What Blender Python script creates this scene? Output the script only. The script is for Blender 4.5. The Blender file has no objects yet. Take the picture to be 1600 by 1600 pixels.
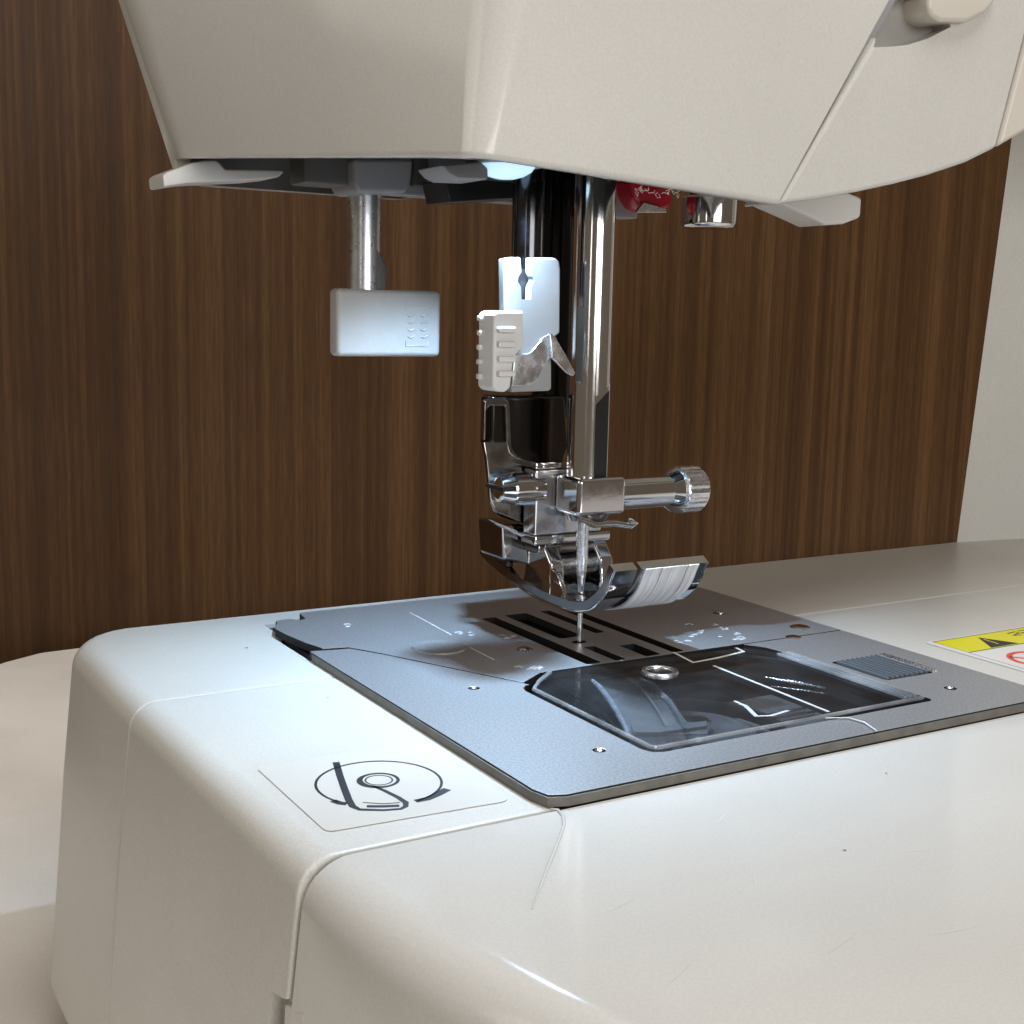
import bpy, bmesh, math, random
from mathutils import Vector, Matrix
random.seed(7)
S = 0.001                                   # everything below is written in millimetres
scene = bpy.context.scene
COL = scene.collection

# ------------------------------------------------------------------ camera
YAW, PITCH, ROLL, FPX = math.radians(30.78913365), math.radians(8.76623075), math.radians(1.25591334), 2015.69
_f = Vector((math.sin(YAW)*math.cos(PITCH), math.cos(YAW)*math.cos(PITCH), -math.sin(PITCH)))
_r = Vector((math.cos(YAW), -math.sin(YAW), 0)); _u = _r.cross(_f)
RGT = math.cos(ROLL)*_r + math.sin(ROLL)*_u
UPV = -math.sin(ROLL)*_r + math.cos(ROLL)*_u
CAM = Vector((-128.0209, -189.9273, 58.9344))
cam_data = bpy.data.cameras.new("camera"); cam = bpy.data.objects.new("camera", cam_data); COL.objects.link(cam)
cam.matrix_world = Matrix(((RGT.x, UPV.x, -_f.x, CAM.x*S), (RGT.y, UPV.y, -_f.y, CAM.y*S), (RGT.z, UPV.z, -_f.z, CAM.z*S), (0, 0, 0, 1)))
cam_data.sensor_width = 36; cam_data.lens = FPX/1600*36
cam_data.clip_start = 0.01; cam_data.clip_end = 20
scene.camera = cam

def on(px, py, x=None, y=None, z=None):
    """photo pixel (1600 px frame) -> point in mm on one axis plane"""
    d = RGT*((px-800)/FPX) - UPV*((py-800)/FPX) + _f
    i, v = (0, x) if x is not None else (1, y) if y is not None else (2, z)
    return CAM + d*((v-CAM[i])/d[i])

# ------------------------------------------------------------------ world and lights
W = bpy.data.worlds.new("World"); scene.world = W; W.use_nodes = True
W.node_tree.nodes["Background"].inputs[0].default_value = (1.0, 0.80, 0.61, 1)
W.node_tree.nodes["Background"].inputs[1].default_value = 0.12

def area(name, loc, target, sx, sy, power, col):
    d = bpy.data.lights.new(name, 'AREA'); d.shape = 'RECTANGLE'; d.size = sx; d.size_y = sy; d.energy = power; d.color = col
    o = bpy.data.objects.new(name, d); COL.objects.link(o)
    o.location = loc
    o.rotation_euler = (Vector(target)-Vector(loc)).to_track_quat('-Z', 'Y').to_euler()
    return o
area("ceiling_light", (0.20, -0.50, 1.70), (0, 0, 0), 1.2, 0.8, 26.5, (1.0, 0.98, 0.96))
area("front_fill_light", (0.0, -1.80, 0.42), (0, 0, 0.06), 1.0, 0.85, 15.5, (1.0, 0.985, 0.97))  # unseen source, added as frontal fill
area("left_fill_light", (-1.9, 0.1, 1.0), (0, 0, 0.0), 1.4, 1.0, 8.5, (1.0, 0.94, 0.84))  # added warm fill that lifts the left faces, no lamp there
area("tall_lamp", (-1.25, -1.20, 0.40), (0, 0, 0.06), 0.10, 0.8, 0.8, (1.0, 0.97, 0.93))
scene.view_settings.view_transform = 'Standard'
scene.view_settings.look = 'None'
scene.view_settings.exposure = 0.0
scene.view_settings.gamma = 1.0
scene.view_settings.use_curve_mapping = False
scene.render.engine = 'CYCLES'
scene.cycles.max_bounces = 10
scene.cycles.use_denoising = True

# ------------------------------------------------------------------ materials
def mat(name, col, rough=0.4, metal=0.0, var=0.0, vscale=60, bump=0.0, bscale=800, rvar=0.0, coat=0.0, trans=0.0, ior=1.47, emit=None, estr=0, stretch=(1, 1, 1), spec=0.5, col2=None, bdist=0.0002, grain=0.0):
    m = bpy.data.materials.new(name); m.use_nodes = True
    nt = m.node_tree; b = nt.nodes["Principled BSDF"]
    def I(k, v): b.inputs[k].default_value = v
    I("Base Color", (*col, 1)); I("Roughness", rough); I("Metallic", metal); I("IOR", ior)
    I("Transmission Weight", trans); I("Coat Weight", coat); I("Coat Roughness", 0.05); I("Specular IOR Level", spec)
    if emit: I("Emission Color", (*emit, 1)); I("Emission Strength", estr)
    tc = nt.nodes.new("ShaderNodeTexCoord"); mp = nt.nodes.new("ShaderNodeMapping")
    mp.inputs["Scale"].default_value = stretch
    nt.links.new(tc.outputs["Object"], mp.inputs["Vector"])
    def noise(scale, det=4):
        n = nt.nodes.new("ShaderNodeTexNoise"); n.inputs["Scale"].default_value = scale; n.inputs["Detail"].default_value = det
        nt.links.new(mp.outputs[0], n.inputs["Vector"]); return n
    if var or col2:
        n = noise(vscale); cr = nt.nodes.new("ShaderNodeValToRGB")
        c2 = col2 or tuple(max(0, c*(1-var)) for c in col)
        cr.color_ramp.elements[0].position = 0.35; cr.color_ramp.elements[1].position = 0.65
        cr.color_ramp.elements[0].color = (*c2, 1); cr.color_ramp.elements[1].color = (*col, 1)
        nt.links.new(n.outputs["Fac"], cr.inputs[0]); nt.links.new(cr.outputs[0], b.inputs["Base Color"])
    if grain:
        n = noise(2600, 3); gr = nt.nodes.new("ShaderNodeMapRange")
        gr.inputs["From Min"].default_value = .35; gr.inputs["From Max"].default_value = .65; gr.inputs["To Min"].default_value = 1-grain; gr.inputs["To Max"].default_value = 1
        mu = nt.nodes.new("ShaderNodeMix"); mu.data_type = 'RGBA'; mu.blend_type = 'MULTIPLY'; mu.inputs[0].default_value = 1
        if b.inputs["Base Color"].links: nt.links.new(b.inputs["Base Color"].links[0].from_socket, mu.inputs[6])
        else: mu.inputs[6].default_value = (*col, 1)
        nt.links.new(n.outputs["Fac"], gr.inputs[0]); nt.links.new(gr.outputs[0], mu.inputs[7]); nt.links.new(mu.outputs[2], b.inputs["Base Color"])
    if rvar:
        n = noise(vscale*1.7, 6); mr = nt.nodes.new("ShaderNodeMapRange")
        mr.inputs["From Min"].default_value = 0.3; mr.inputs["From Max"].default_value = 0.7
        mr.inputs["To Min"].default_value = max(0.02, rough-rvar); mr.inputs["To Max"].default_value = rough+rvar
        nt.links.new(n.outputs["Fac"], mr.inputs[0]); nt.links.new(mr.outputs[0], b.inputs["Roughness"])
    if bump:
        n = noise(bscale, 3); bp = nt.nodes.new("ShaderNodeBump"); bp.inputs["Strength"].default_value = bump; bp.inputs["Distance"].default_value = bdist
        nt.links.new(n.outputs["Fac"], bp.inputs["Height"]); nt.links.new(bp.outputs[0], b.inputs["Normal"])
    return m

CREAM = (0.625, 0.61, 0.568)
M_bed   = mat("cream_plastic_textured", CREAM, 0.34, var=0.06, vscale=25, grain=.10, bump=0.3, bscale=2600, rvar=0.05, bdist=0.00008)
M_gloss = mat("cream_plastic_glossy", (0.63, 0.618, 0.585), 0.11, var=0.06, vscale=20, grain=.06, bump=0.10, bscale=140, rvar=0.04, bdist=0.0002)
M_head  = mat("cream_plastic_head", (0.635, 0.62, 0.582), 0.13, var=0.06, vscale=22, grain=.07, bump=0.06, bscale=160, rvar=0.05)
M_beige = mat("beige_plastic_cover", (0.63, 0.59, 0.515), 0.3, var=0.05, vscale=30)
M_white = mat("white_plastic", (0.70, 0.69, 0.67), 0.32, var=0.04, vscale=120, bump=0.1, bscale=900)
M_grey  = mat("grey_plastic", (0.30, 0.30, 0.31), 0.4, var=0.1, vscale=90)
M_dgrey = mat("dark_grey_plastic", (0.10, 0.095, 0.09), 0.5, var=0.2, vscale=120)
M_black = mat("black_plastic", (0.012, 0.012, 0.013), 0.35)
M_chrome = mat("polished_chrome", (0.72, 0.72, 0.74), 0.09, 1, rvar=0.05, vscale=200, bump=0.05, bscale=500)
M_toe = mat("brushed_toe_metal", (0.95, 0.96, 0.98), 0.40, .10, var=.32, vscale=300, stretch=(5, .35, .35), bump=0.3, bscale=300)
M_bright = mat("bright_brushed_steel", (0.80, 0.81, 0.84), 0.26, 1, rvar=0.08, vscale=300, stretch=(1, 6, 1), bump=0.3, bscale=700)
M_dchrome = mat("dark_reflection_chrome", (0.30, 0.285, 0.28), 0.13, 1, rvar=0.06, vscale=180)  # chrome with its dark reflections put into the base colour
M_rod   = mat("lever_rod_steel", (0.72, 0.74, 0.78), 0.30, 1, rvar=0.06, vscale=300)
M_bar   = mat("needle_bar_steel", (0.82, 0.82, 0.82), 0.12, 1, rvar=0.04, vscale=150, stretch=(3, 3, .5))
M_plate = mat("satin_metal_plate", (0.47, 0.48, 0.50), 0.38, 0.6, var=0.30, vscale=2600, bump=0.18, bscale=5000, rvar=0.04, bdist=0.00006)
M_fd    = mat("slot_shade_black", (.014, .0135, .013), .6, spec=.25)  # near-black colour paints the shade inside the slots and plate gap
M_edge  = mat("plate_cut_edge", (0.17, 0.16, 0.14), 0.55, 0.3, var=0.25, vscale=400)
M_clear = mat("clear_plastic_cover", (0.93, 0.95, 0.97), 0.05, trans=1.0, ior=1.46, bump=0.12, bscale=120, rvar=0.03)
def thin_clear(name, tint, refl, rough, bump=.12, bscale=120, haze=0.0):
    m = mat(name, tint, rough, bump=bump, bscale=bscale, bdist=.0003, rvar=.02); nt = m.node_tree; b = nt.nodes["Principled BSDF"]
    tr = nt.nodes.new("ShaderNodeBsdfTransparent"); tr.inputs[0].default_value = (*tint, 1)
    lw = nt.nodes.new("ShaderNodeLayerWeight"); pw = nt.nodes.new("ShaderNodeMath"); pw.operation = 'POWER'; pw.inputs[1].default_value = 5.0
    fr = nt.nodes.new("ShaderNodeMath"); fr.operation = 'MULTIPLY'; fr.inputs[1].default_value = 0.45
    nt.links.new(lw.outputs["Facing"], pw.inputs[0]); nt.links.new(pw.outputs[0], fr.inputs[0])
    ad = nt.nodes.new("ShaderNodeMath"); ad.operation = 'ADD'; ad.use_clamp = True; ad.inputs[1].default_value = refl
    gl = nt.nodes.new("ShaderNodeBsdfGlossy"); gl.inputs["Roughness"].default_value = rough
    bn = [n for n in nt.nodes if n.type == 'BUMP']
    if bn: nt.links.new(bn[0].outputs[0], gl.inputs["Normal"])
    mx = nt.nodes.new("ShaderNodeMixShader"); nt.links.new(fr.outputs[0], ad.inputs[0]); nt.links.new(ad.outputs[0], mx.inputs[0])
    nt.links.new(tr.outputs[0], mx.inputs[1]); nt.links.new(gl.outputs[0], mx.inputs[2])
    out_ = mx
    if haze:
        df = nt.nodes.new("ShaderNodeBsdfDiffuse"); df.inputs[0].default_value = (.62, .64, .66, 1)
        ns = nt.nodes.new("ShaderNodeTexNoise"); ns.inputs["Scale"].default_value = 90; ns.inputs["Detail"].default_value = 8; tcx = [n for n in nt.nodes if n.type == 'TEX_COORD'][0]
        nt.links.new(tcx.outputs["Object"], ns.inputs["Vector"])
        hz = nt.nodes.new("ShaderNodeMapRange"); hz.inputs["From Min"].default_value = .35; hz.inputs["From Max"].default_value = .75; hz.inputs["To Min"].default_value = haze*.45; hz.inputs["To Max"].default_value = haze*1.8
        nt.links.new(ns.outputs["Fac"], hz.inputs[0])
        out_ = nt.nodes.new("ShaderNodeMixShader"); nt.links.new(hz.outputs[0], out_.inputs[0]); nt.links.new(mx.outputs[0], out_.inputs[1]); nt.links.new(df.outputs[0], out_.inputs[2])
    nt.links.new(out_.outputs[0], nt.nodes["Material Output"].inputs[0]); return m
M_clear = thin_clear("clear_plastic_cover", (.93, .95, .97), .03, .07, haze=.014)
M_rim = thin_clear("frosted_cover_rim", (.93, .95, .97), .15, .10, haze=.22)
M_smoke = thin_clear("smoky_bobbin_plastic", (.72, .76, .82), .10, .16, haze=.09)
M_film  = mat("sticker_film", (0.60, 0.58, 0.535), 0.30, var=0.03, vscale=60)
M_ink   = mat("black_ink", (0.02, 0.02, 0.024), 0.45)
M_print = mat("white_print", (0.66, 0.67, 0.69), 0.5)
M_print2 = mat("cover_print", (0.50, 0.51, 0.53), 0.5)
M_yellow = mat("yellow_label", (0.72, 0.66, 0.01), 0.35, var=0.05, vscale=100)
M_olive = mat("olive_outline", (0.10, 0.12, 0.02), 0.5)
M_red   = mat("red_ring_print", (0.65, 0.07, 0.05), 0.4)
M_redp  = mat("red_plastic", (0.45, 0.012, 0.03), 0.22)
M_lens  = mat("led_lens", (0.75, 0.85, 0.92), 0.15, emit=(0.50, 0.80, 1.0), estr=.75)
M_lint  = mat("white_lint", (0.75, 0.74, 0.72), 0.9)
M_brass = mat("brass_ring", (0.62, 0.50, 0.30), 0.2, 1)
M_dirt  = mat("dark_speck", (0.24, 0.20, 0.15), 0.8)

def wood_mat():
    m = bpy.data.materials.new("walnut_laminate"); m.use_nodes = True
    nt = m.node_tree; b = nt.nodes["Principled BSDF"]; L = nt.links.new
    tc = nt.nodes.new("ShaderNodeTexCoord")
    def n(scale, st, det=5, dist=0.0):
        mp = nt.nodes.new("ShaderNodeMapping"); mp.inputs["Scale"].default_value = st
        L(tc.outputs["Object"], mp.inputs[0])
        t = nt.nodes.new("ShaderNodeTexNoise"); t.inputs["Scale"].default_value = scale; t.inputs["Detail"].default_value = det; t.inputs["Distortion"].default_value = dist
        L(mp.outputs[0], t.inputs["Vector"]); return t
    a = n(120, (1, 1, 0.006), 6, 0.0); c = n(380, (1, 1, 0.008), 4); d = n(16, (1, 1, 0.02), 2)
    e = n(1000, (1, 1, 0.06), 2)
    mx = nt.nodes.new("ShaderNodeMix"); mx.data_type = 'FLOAT'; mx.inputs[0].default_value = 0.56
    L(a.outputs["Fac"], mx.inputs[2]); L(c.outputs["Fac"], mx.inputs[3])
    m2 = nt.nodes.new("ShaderNodeMix"); m2.data_type = 'FLOAT'; m2.inputs[0].default_value = 0.15
    L(mx.outputs[0], m2.inputs[2]); L(d.outputs["Fac"], m2.inputs[3])
    m3 = nt.nodes.new("ShaderNodeMix"); m3.data_type = 'FLOAT'; m3.inputs[0].default_value = 0.22
    L(m2.outputs[0], m3.inputs[2]); L(e.outputs["Fac"], m3.inputs[3])
    cr = nt.nodes.new("ShaderNodeValToRGB"); E = cr.color_ramp.elements
    E[0].position = 0.34; E[0].color = (0.040, 0.0180, 0.0074, 1); E[1].position = 0.70; E[1].color = (0.132, 0.072, 0.033, 1)
    k = E.new(0.47); k.color = (0.062, 0.0292, 0.0113, 1); k = E.new(0.56); k.color = (0.088, 0.0430, 0.0170, 1)
    L(m3.outputs[0], cr.inputs[0]); L(cr.outputs[0], b.inputs["Base Color"])
    b.inputs["Roughness"].default_value = 0.5; b.inputs["Specular IOR Level"].default_value = 0.18
    bp = nt.nodes.new("ShaderNodeBump"); bp.inputs["Strength"].default_value = 0.15; bp.inputs["Distance"].default_value = 0.0004
    L(m3.outputs[0], bp.inputs["Height"]); L(bp.outputs[0], b.inputs["Normal"])
    return m
M_wood = wood_mat()
M_table = mat("pale_table_laminate", (0.78, 0.74, 0.67), 0.42, vscale=14, grain=.08, col2=(0.66, 0.61, 0.55), rvar=0.1, bump=0.05, bscale=300)

# ------------------------------------------------------------------ mesh helpers (all coordinates in mm)
def link(name, me, m, parent=None):
    o = bpy.data.objects.new(name, me); COL.objects.link(o)
    if m is not None: me.materials.append(m)
    if parent is not None:
        o.parent = parent
        if parent.type == 'EMPTY': o.matrix_parent_inverse = Matrix.Translation(-parent.location)
    return o
def fin(name, bm, m, parent=None, smooth=40, bevel=0, seg=2, wn=True):
    bmesh.ops.remove_doubles(bm, verts=bm.verts, dist=1e-4)
    if bevel:
        es = [e for e in bm.edges if len(e.link_faces) == 2 and e.calc_face_angle(0) > math.radians(25)]
        bmesh.ops.bevel(bm, geom=es, offset=bevel, segments=seg, profile=0.5, affect='EDGES', clamp_overlap=True)
    bmesh.ops.recalc_face_normals(bm, faces=bm.faces)
    for v in bm.verts: v.co *= S
    me = bpy.data.meshes.new(name); bm.to_mesh(me); bm.free()
    if smooth:
        for p in me.polygons: p.use_smooth = True
        me.set_sharp_from_angle(angle=math.radians(smooth))
    o = link(name, me, m, parent)
    if smooth and wn: o.modifiers.new("weighted_normal", 'WEIGHTED_NORMAL').keep_sharp = True
    return o
def nb(): return bmesh.new()
def a_box(bm, x0, x1, y0, y1, z0, z1, M=None):
    vs = [bm.verts.new(Vector((x, y, z))) for z in (z0, z1) for x, y in ((x0, y0), (x1, y0), (x1, y1), (x0, y1))]
    if M is not None:
        for v in vs: v.co = M @ v.co
    for f in ((3, 2, 1, 0), (4, 5, 6, 7), (0, 1, 5, 4), (1, 2, 6, 5), (2, 3, 7, 6), (3, 0, 4, 7)): bm.faces.new([vs[i] for i in f])
    return vs
def box(name, m, parent, x0, x1, y0, y1, z0, z1, bevel=0.4, M=None, seg=2):
    bm = nb(); a_box(bm, x0, x1, y0, y1, z0, z1, M); return fin(name, bm, m, parent, bevel=bevel, seg=seg)
def frame(ax):
    ax = Vector(ax).normalized(); t = Vector((0, 0, 1)) if abs(ax.z) < .9 else Vector((1, 0, 0))
    u = ax.cross(t).normalized(); return ax, u, ax.cross(u)
def a_lathe(bm, p, ax, prof, n=32, rfun=None):
    """prof: list of (distance along axis, radius)"""
    ax, u, v = frame(ax); p = Vector(p); rings = []
    for h, r in prof:
        ring = []
        for i in range(n):
            a = 2*math.pi*i/n; rr = r*(rfun(i, h) if rfun else 1)
            ring.append(bm.verts.new(p+ax*h+(u*math.cos(a)+v*math.sin(a))*rr))
        rings.append(ring)
    for a, b in zip(rings, rings[1:]):
        for i in range(n): bm.faces.new((a[i], a[(i+1) % n], b[(i+1) % n], b[i]))
    bm.faces.new(rings[0][::-1]); bm.faces.new(rings[-1])
def lathe(name, m, parent, p, ax, prof, n=32, rfun=None, smooth=35):
    bm = nb(); a_lathe(bm, p, ax, prof, n, rfun); return fin(name, bm, m, parent, smooth)
def a_tube(bm, pts, r, n=8):
    pts = [Vector(p) for p in pts]; prev = None; u = None
    for i, p in enumerate(pts):
        d = (pts[min(i+1, len(pts)-1)]-pts[max(i-1, 0)]).normalized()
        if u is None: _, u, _ = frame(d)
        u = (u-d*u.dot(d)).normalized(); v = d.cross(u)
        rr = r[i] if isinstance(r, (list, tuple)) else r
        ring = [bm.verts.new(p+(u*math.cos(2*math.pi*k/n)+v*math.sin(2*math.pi*k/n))*rr) for k in range(n)]
        if prev:
            for k in range(n): bm.faces.new((prev[k], prev[(k+1) % n], ring[(k+1) % n], ring[k]))
        else: bm.faces.new(ring[::-1])
        prev = ring
    bm.faces.new(prev)
def tube(name, m, parent, pts, r, n=8):
    bm = nb(); a_tube(bm, pts, r, n); return fin(name, bm, m, parent, 60)
def a_prism(bm, pts, d):
    """closed polygon (3-D points) extruded by vector d"""
    d = Vector(d); a = [bm.verts.new(Vector(p)) for p in pts]; b = [bm.verts.new(Vector(p)+d) for p in pts]; n = len(a)
    bm.faces.new(a[::-1]); bm.faces.new(b)
    for i in range(n): bm.faces.new((a[i], a[(i+1) % n], b[(i+1) % n], b[i]))
def prism(name, m, parent, pts, d, bevel=0.3, seg=2, smooth=40):
    bm = nb(); a_prism(bm, pts, d); return fin(name, bm, m, parent, bevel=bevel, seg=seg, smooth=smooth)
def fillet(pts, rad, n=8):
    """2-D polygon with rounded corners; rad = one radius per corner"""
    out = []; k = len(pts)
    for i in range(k):
        p = Vector(pts[i]); a = Vector(pts[i-1])-p; b = Vector(pts[(i+1) % k])-p; r = rad[i] if isinstance(rad, (list, tuple)) else rad
        if r <= 0: out.append(tuple(p)); continue
        ang = a.angle(b); t = min(r/math.tan(ang/2), a.length*.48, b.length*.48); r = t*math.tan(ang/2)
        c = p+(a.normalized()+b.normalized()).normalized()*(r/math.sin(ang/2))
        s = p+a.normalized()*t-c; e = p+b.normalized()*t-c
        a0 = math.atan2(s.y, s.x); da = math.atan2(s.x*e.y-s.y*e.x, s.dot(e))
        for j in range(n+1):
            out.append((c.x+r*math.cos(a0+da*j/n), c.y+r*math.sin(a0+da*j/n)))
    return out
def plate_mesh(name, m, parent, outer, holes, z0, z1, bevel=0.12):
    """flat sheet with holes, from z0 to z1 (filled 2-D curve turned into a mesh)"""
    cu = bpy.data.curves.new(name, 'CURVE'); cu.dimensions = '2D'; cu.fill_mode = 'BOTH'
    cu.extrude = (z1-z0)/2*S-bevel*S; cu.bevel_depth = bevel*S; cu.bevel_resolution = 1; cu.offset = -bevel*S
    for loop in [outer]+holes:
        sp = cu.splines.new('POLY'); sp.points.add(len(loop)-1); sp.use_cyclic_u = True
        for q, (x, y) in zip(sp.points, loop): q.co = (x*S, y*S, 0, 1)
    tmp = bpy.data.objects.new("tmp", cu); COL.objects.link(tmp)
    bpy.context.view_layer.update()
    me = bpy.data.meshes.new_from_object(tmp.evaluated_get(bpy.context.evaluated_depsgraph_get()))
    bpy.data.objects.remove(tmp); bpy.data.curves.remove(cu)
    me.materials.clear()
    me.transform(Matrix.Translation((0, 0, (z0+z1)/2*S)))
    me.name = name
    o = link(name, me, m, parent); me.materials.append(M_fd if m == M_plate else m)  # slot and gap walls get the painted shade colour
    for p in me.polygons:
        p.use_smooth = False; p.material_index = 1 if abs(p.normal.z) < .5 else 0
    return o
def rect(x0, x1, y0, y1, r=0, n=4): return fillet([(x0, y0), (x1, y0), (x1, y1), (x0, y1)], r, n) if r else [(x0, y0), (x1, y0), (x1, y1), (x0, y1)]
def circ(x, y, r, n=20, ry=None): return [(x+r*math.cos(2*math.pi*i/n), y+(ry or r)*math.sin(2*math.pi*i/n)) for i in range(n)]
def cut(o, cutter_bm):
    """boolean difference, applied at once; the cutter is thrown away"""
    bmesh.ops.recalc_face_normals(cutter_bm, faces=cutter_bm.faces)
    for v in cutter_bm.verts: v.co *= S
    cm = bpy.data.meshes.new("c"); cutter_bm.to_mesh(cm); cutter_bm.free()
    co = bpy.data.objects.new("c", cm); COL.objects.link(co)
    o.modifiers.clear()
    md = o.modifiers.new("b", 'BOOLEAN'); md.object = co; md.operation = 'DIFFERENCE'; md.solver = 'EXACT'
    bpy.context.view_layer.update()
    me = bpy.data.meshes.new_from_object(o.evaluated_get(bpy.context.evaluated_depsgraph_get()))
    old = o.data; o.modifiers.clear(); o.data = me; bpy.data.meshes.remove(old); bpy.data.objects.remove(co); bpy.data.meshes.remove(cm)
    me.set_sharp_from_angle(angle=math.radians(35)); o.modifiers.new("weighted_normal", 'WEIGHTED_NORMAL').keep_sharp = True
def ribbon(name, m, parent, pts, w, z, th=0.05, closed=False):
    """flat stroke of width w (one number, or one per point) lying at height z"""
    bm = nb(); P = [Vector((p[0], p[1])) for p in pts]; n = len(P); Ls = []
    for i in range(n):
        a = P[(i-1) % n] if closed or i else P[i]; b = P[(i+1) % n] if closed or i < n-1 else P[i]
        d = (b-a).normalized(); nrm = Vector((-d.y, d.x)); ww = (w[i] if isinstance(w, (list, tuple)) else w)/2
        row = []
        for s_, zz in ((1, z+th), (-1, z+th), (-1, z), (1, z)):
            q = P[i]+nrm*ww*s_; row.append(bm.verts.new((q.x, q.y, zz)))
        Ls.append(row)
    for i in range(n if closed else n-1):
        a, b = Ls[i], Ls[(i+1) % n]
        for k in range(4): bm.faces.new((a[k], a[(k+1) % 4], b[(k+1) % 4], b[k]))
    if not closed: bm.faces.new(Ls[0][::-1]); bm.faces.new(Ls[-1])
    return fin(name, bm, m, parent, 0)
def flat(name, m, parent, pts, z, th=0.05):
    return prism(name, m, parent, [(x, y, z) for x, y in pts], (0, 0, th), bevel=0, smooth=0)
def pz(pts, z): return [tuple(on(x, y, z=z))[:2] for x, y in pts]

# ------------------------------------------------------------------ setting: table and wood panel
TZ = -79.0
edge = [(-15, 338), (-33, 337), (-49, 328), (-68, 311), (-92, 280), (-125, 225), (-165, 140), (-205, 0), (-230, -150), (-240, -420)]
top = [(x, y, TZ) for x, y in edge[::-1]] + [(600, 338, TZ), (600, -420, TZ)]
t = prism("table", M_table, None, top, (0, 0, -24), bevel=3, seg=4); t["kind"] = "structure"
bm = nb(); a_box(bm, -900, 900, 346, 364, -600, 900)
w = fin("wood_panel_wall", bm, M_wood, None, 0); w["kind"] = "structure"

# ------------------------------------------------------------------ the sewing machine
SM = bpy.data.objects.new("sewing_machine", None); COL.objects.link(SM); SM.location = (0, 0, (TZ+1)*S); SM.empty_display_size = 0.05
SM["label"] = "cream electronic sewing machine with lit needle area and raised chrome presser foot, on the table"
SM["category"] = "sewing machine"
BZ = -1.5                                    # bed top; metal plate top is z = 0

# ---- bed, in three mouldings with real joints
def bed_profile(r, top=BZ, xr=235):
    pts = [(-74, -78), (-81.5, -76), (-86.0, -66), (-82.3, -24), (-79.9, top-0.1), (xr, top), (xr, -78)]
    return fillet(pts, [0, 6, 6, 30, r, 0, 0], 9)
def bed_part(name, m, ys, r, dxf, parent=SM):
    """moulding lofted along y; dxf(y) = how far its left side draws in; edges eased at both ends"""
    pf = bed_profile(r); bm = nb(); rows = []
    ys = [(ys[0], .55), (ys[0]+.16, .2), (ys[0]+.55, 0)] + [(y, 0) for y in ys[1:-1]] + [(ys[-1]-.55, 0), (ys[-1]-.16, .2), (ys[-1], .55)]
    for y, ins in ys:
        row = []
        for x, z in pf:
            w_ = 1 if x < -68 else max(0, (x+30)/-38.0)
            row.append(bm.verts.new((x+((dxf(y)+ins)*w_ if x < 0 else 0), y, z-(ins if z > -3 else 0))))
        rows.append(row)
    n = len(pf)
    for a, b in zip(rows, rows[1:]):
        for i in range(n): bm.faces.new((a[i], a[(i+1) % n], b[(i+1) % n], b[i]))
    bm.faces.new(rows[0][::-1]); bm.faces.new(rows[-1])
    return fin(name, bm, m, parent, 50)
def round_rear(y, R=9.0, y1=51.5):
    t_ = max(0, y-(y1-R)); return R-math.sqrt(max(0, R*R-t_*t_))
bed_r = bed_part("rear_bed", M_bed, [3.75] + [42.5+9*math.sin(math.radians(a_)) for a_ in range(0, 84, 6)] + [51.5], 4.6, round_rear)
bed_m = bed_part("middle_bed", M_bed, [-62.05, -40, -20, 3.45], 4.6, lambda y: max(0, (3-y)/65*1.7))
bed_f = bed_part("front_bed", M_gloss, [-175] + [-170+6*k for k in range(18)] + [-62.4], 6.0, lambda y: 2.1+(y+62)**2/250)
for b_, y0, y1 in ((bed_r, 0, 42.6), (bed_m, -70, 10)):
    c = nb(); a_box(c, -44.6, 50.6, y0, y1, -30, 8); cut(b_, c)
c = nb(); a_box(c, -46.4, -44, 14.6, 33, -30, 8); cut(bed_r, c)
# finger recess in the left face
fp = [on(400, 1556, x=-82), on(447, 1590, x=-82), on(452, 1660, x=-82), on(398, 1660, x=-82)]
c = nb(); a_prism(c, [(-86, p.y, p.z) for p in fp], (8, 0, 0)); cut(bed_m, c)
prism("finger_tab", M_gloss, SM, [(-79.6, p.y, p.z) for p in (on(412, 1576, x=-82), on(440, 1592, x=-82), on(446, 1655, x=-82), on(409, 1655, x=-82))], (5, 0, 0), bevel=0.4)
box("joint_filler", M_dgrey, SM, -60, 230, -62.5, -61.95, -8, -2.3, bevel=0)
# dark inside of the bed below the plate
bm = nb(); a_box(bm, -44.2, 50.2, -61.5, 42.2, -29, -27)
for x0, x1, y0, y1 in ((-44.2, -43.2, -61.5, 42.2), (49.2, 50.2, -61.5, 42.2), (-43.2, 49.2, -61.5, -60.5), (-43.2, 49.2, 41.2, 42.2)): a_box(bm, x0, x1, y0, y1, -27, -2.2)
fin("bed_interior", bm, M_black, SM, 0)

# ---- metal plates
gap = pz([(484, 1016), (505, 1015), (545, 1012), (600, 1022), (825, 1068)], 0)
bob = fillet([(-24.2, -21.5), (-16, -14.6), (25.5, -16.5), (29.0, -24.0), (30.2, -54.6), (-24.2, -54.6)], [3, 6, 5, 4, 1.2, 2.5], 6)
ribs_area = [(32.3, -43.6), (43.4, -43.8), (42.8, -31.2), (32.0, -31.0)]
g1 = [(x, y+0.5) for x, y in gap]; g2 = [(x, y-0.5) for x, y in gap]
rear_outline = [(-44.0, 31.0), (-46.2, 16.4)] + g1[1:] + [(-24.4, -20.6)]
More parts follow.
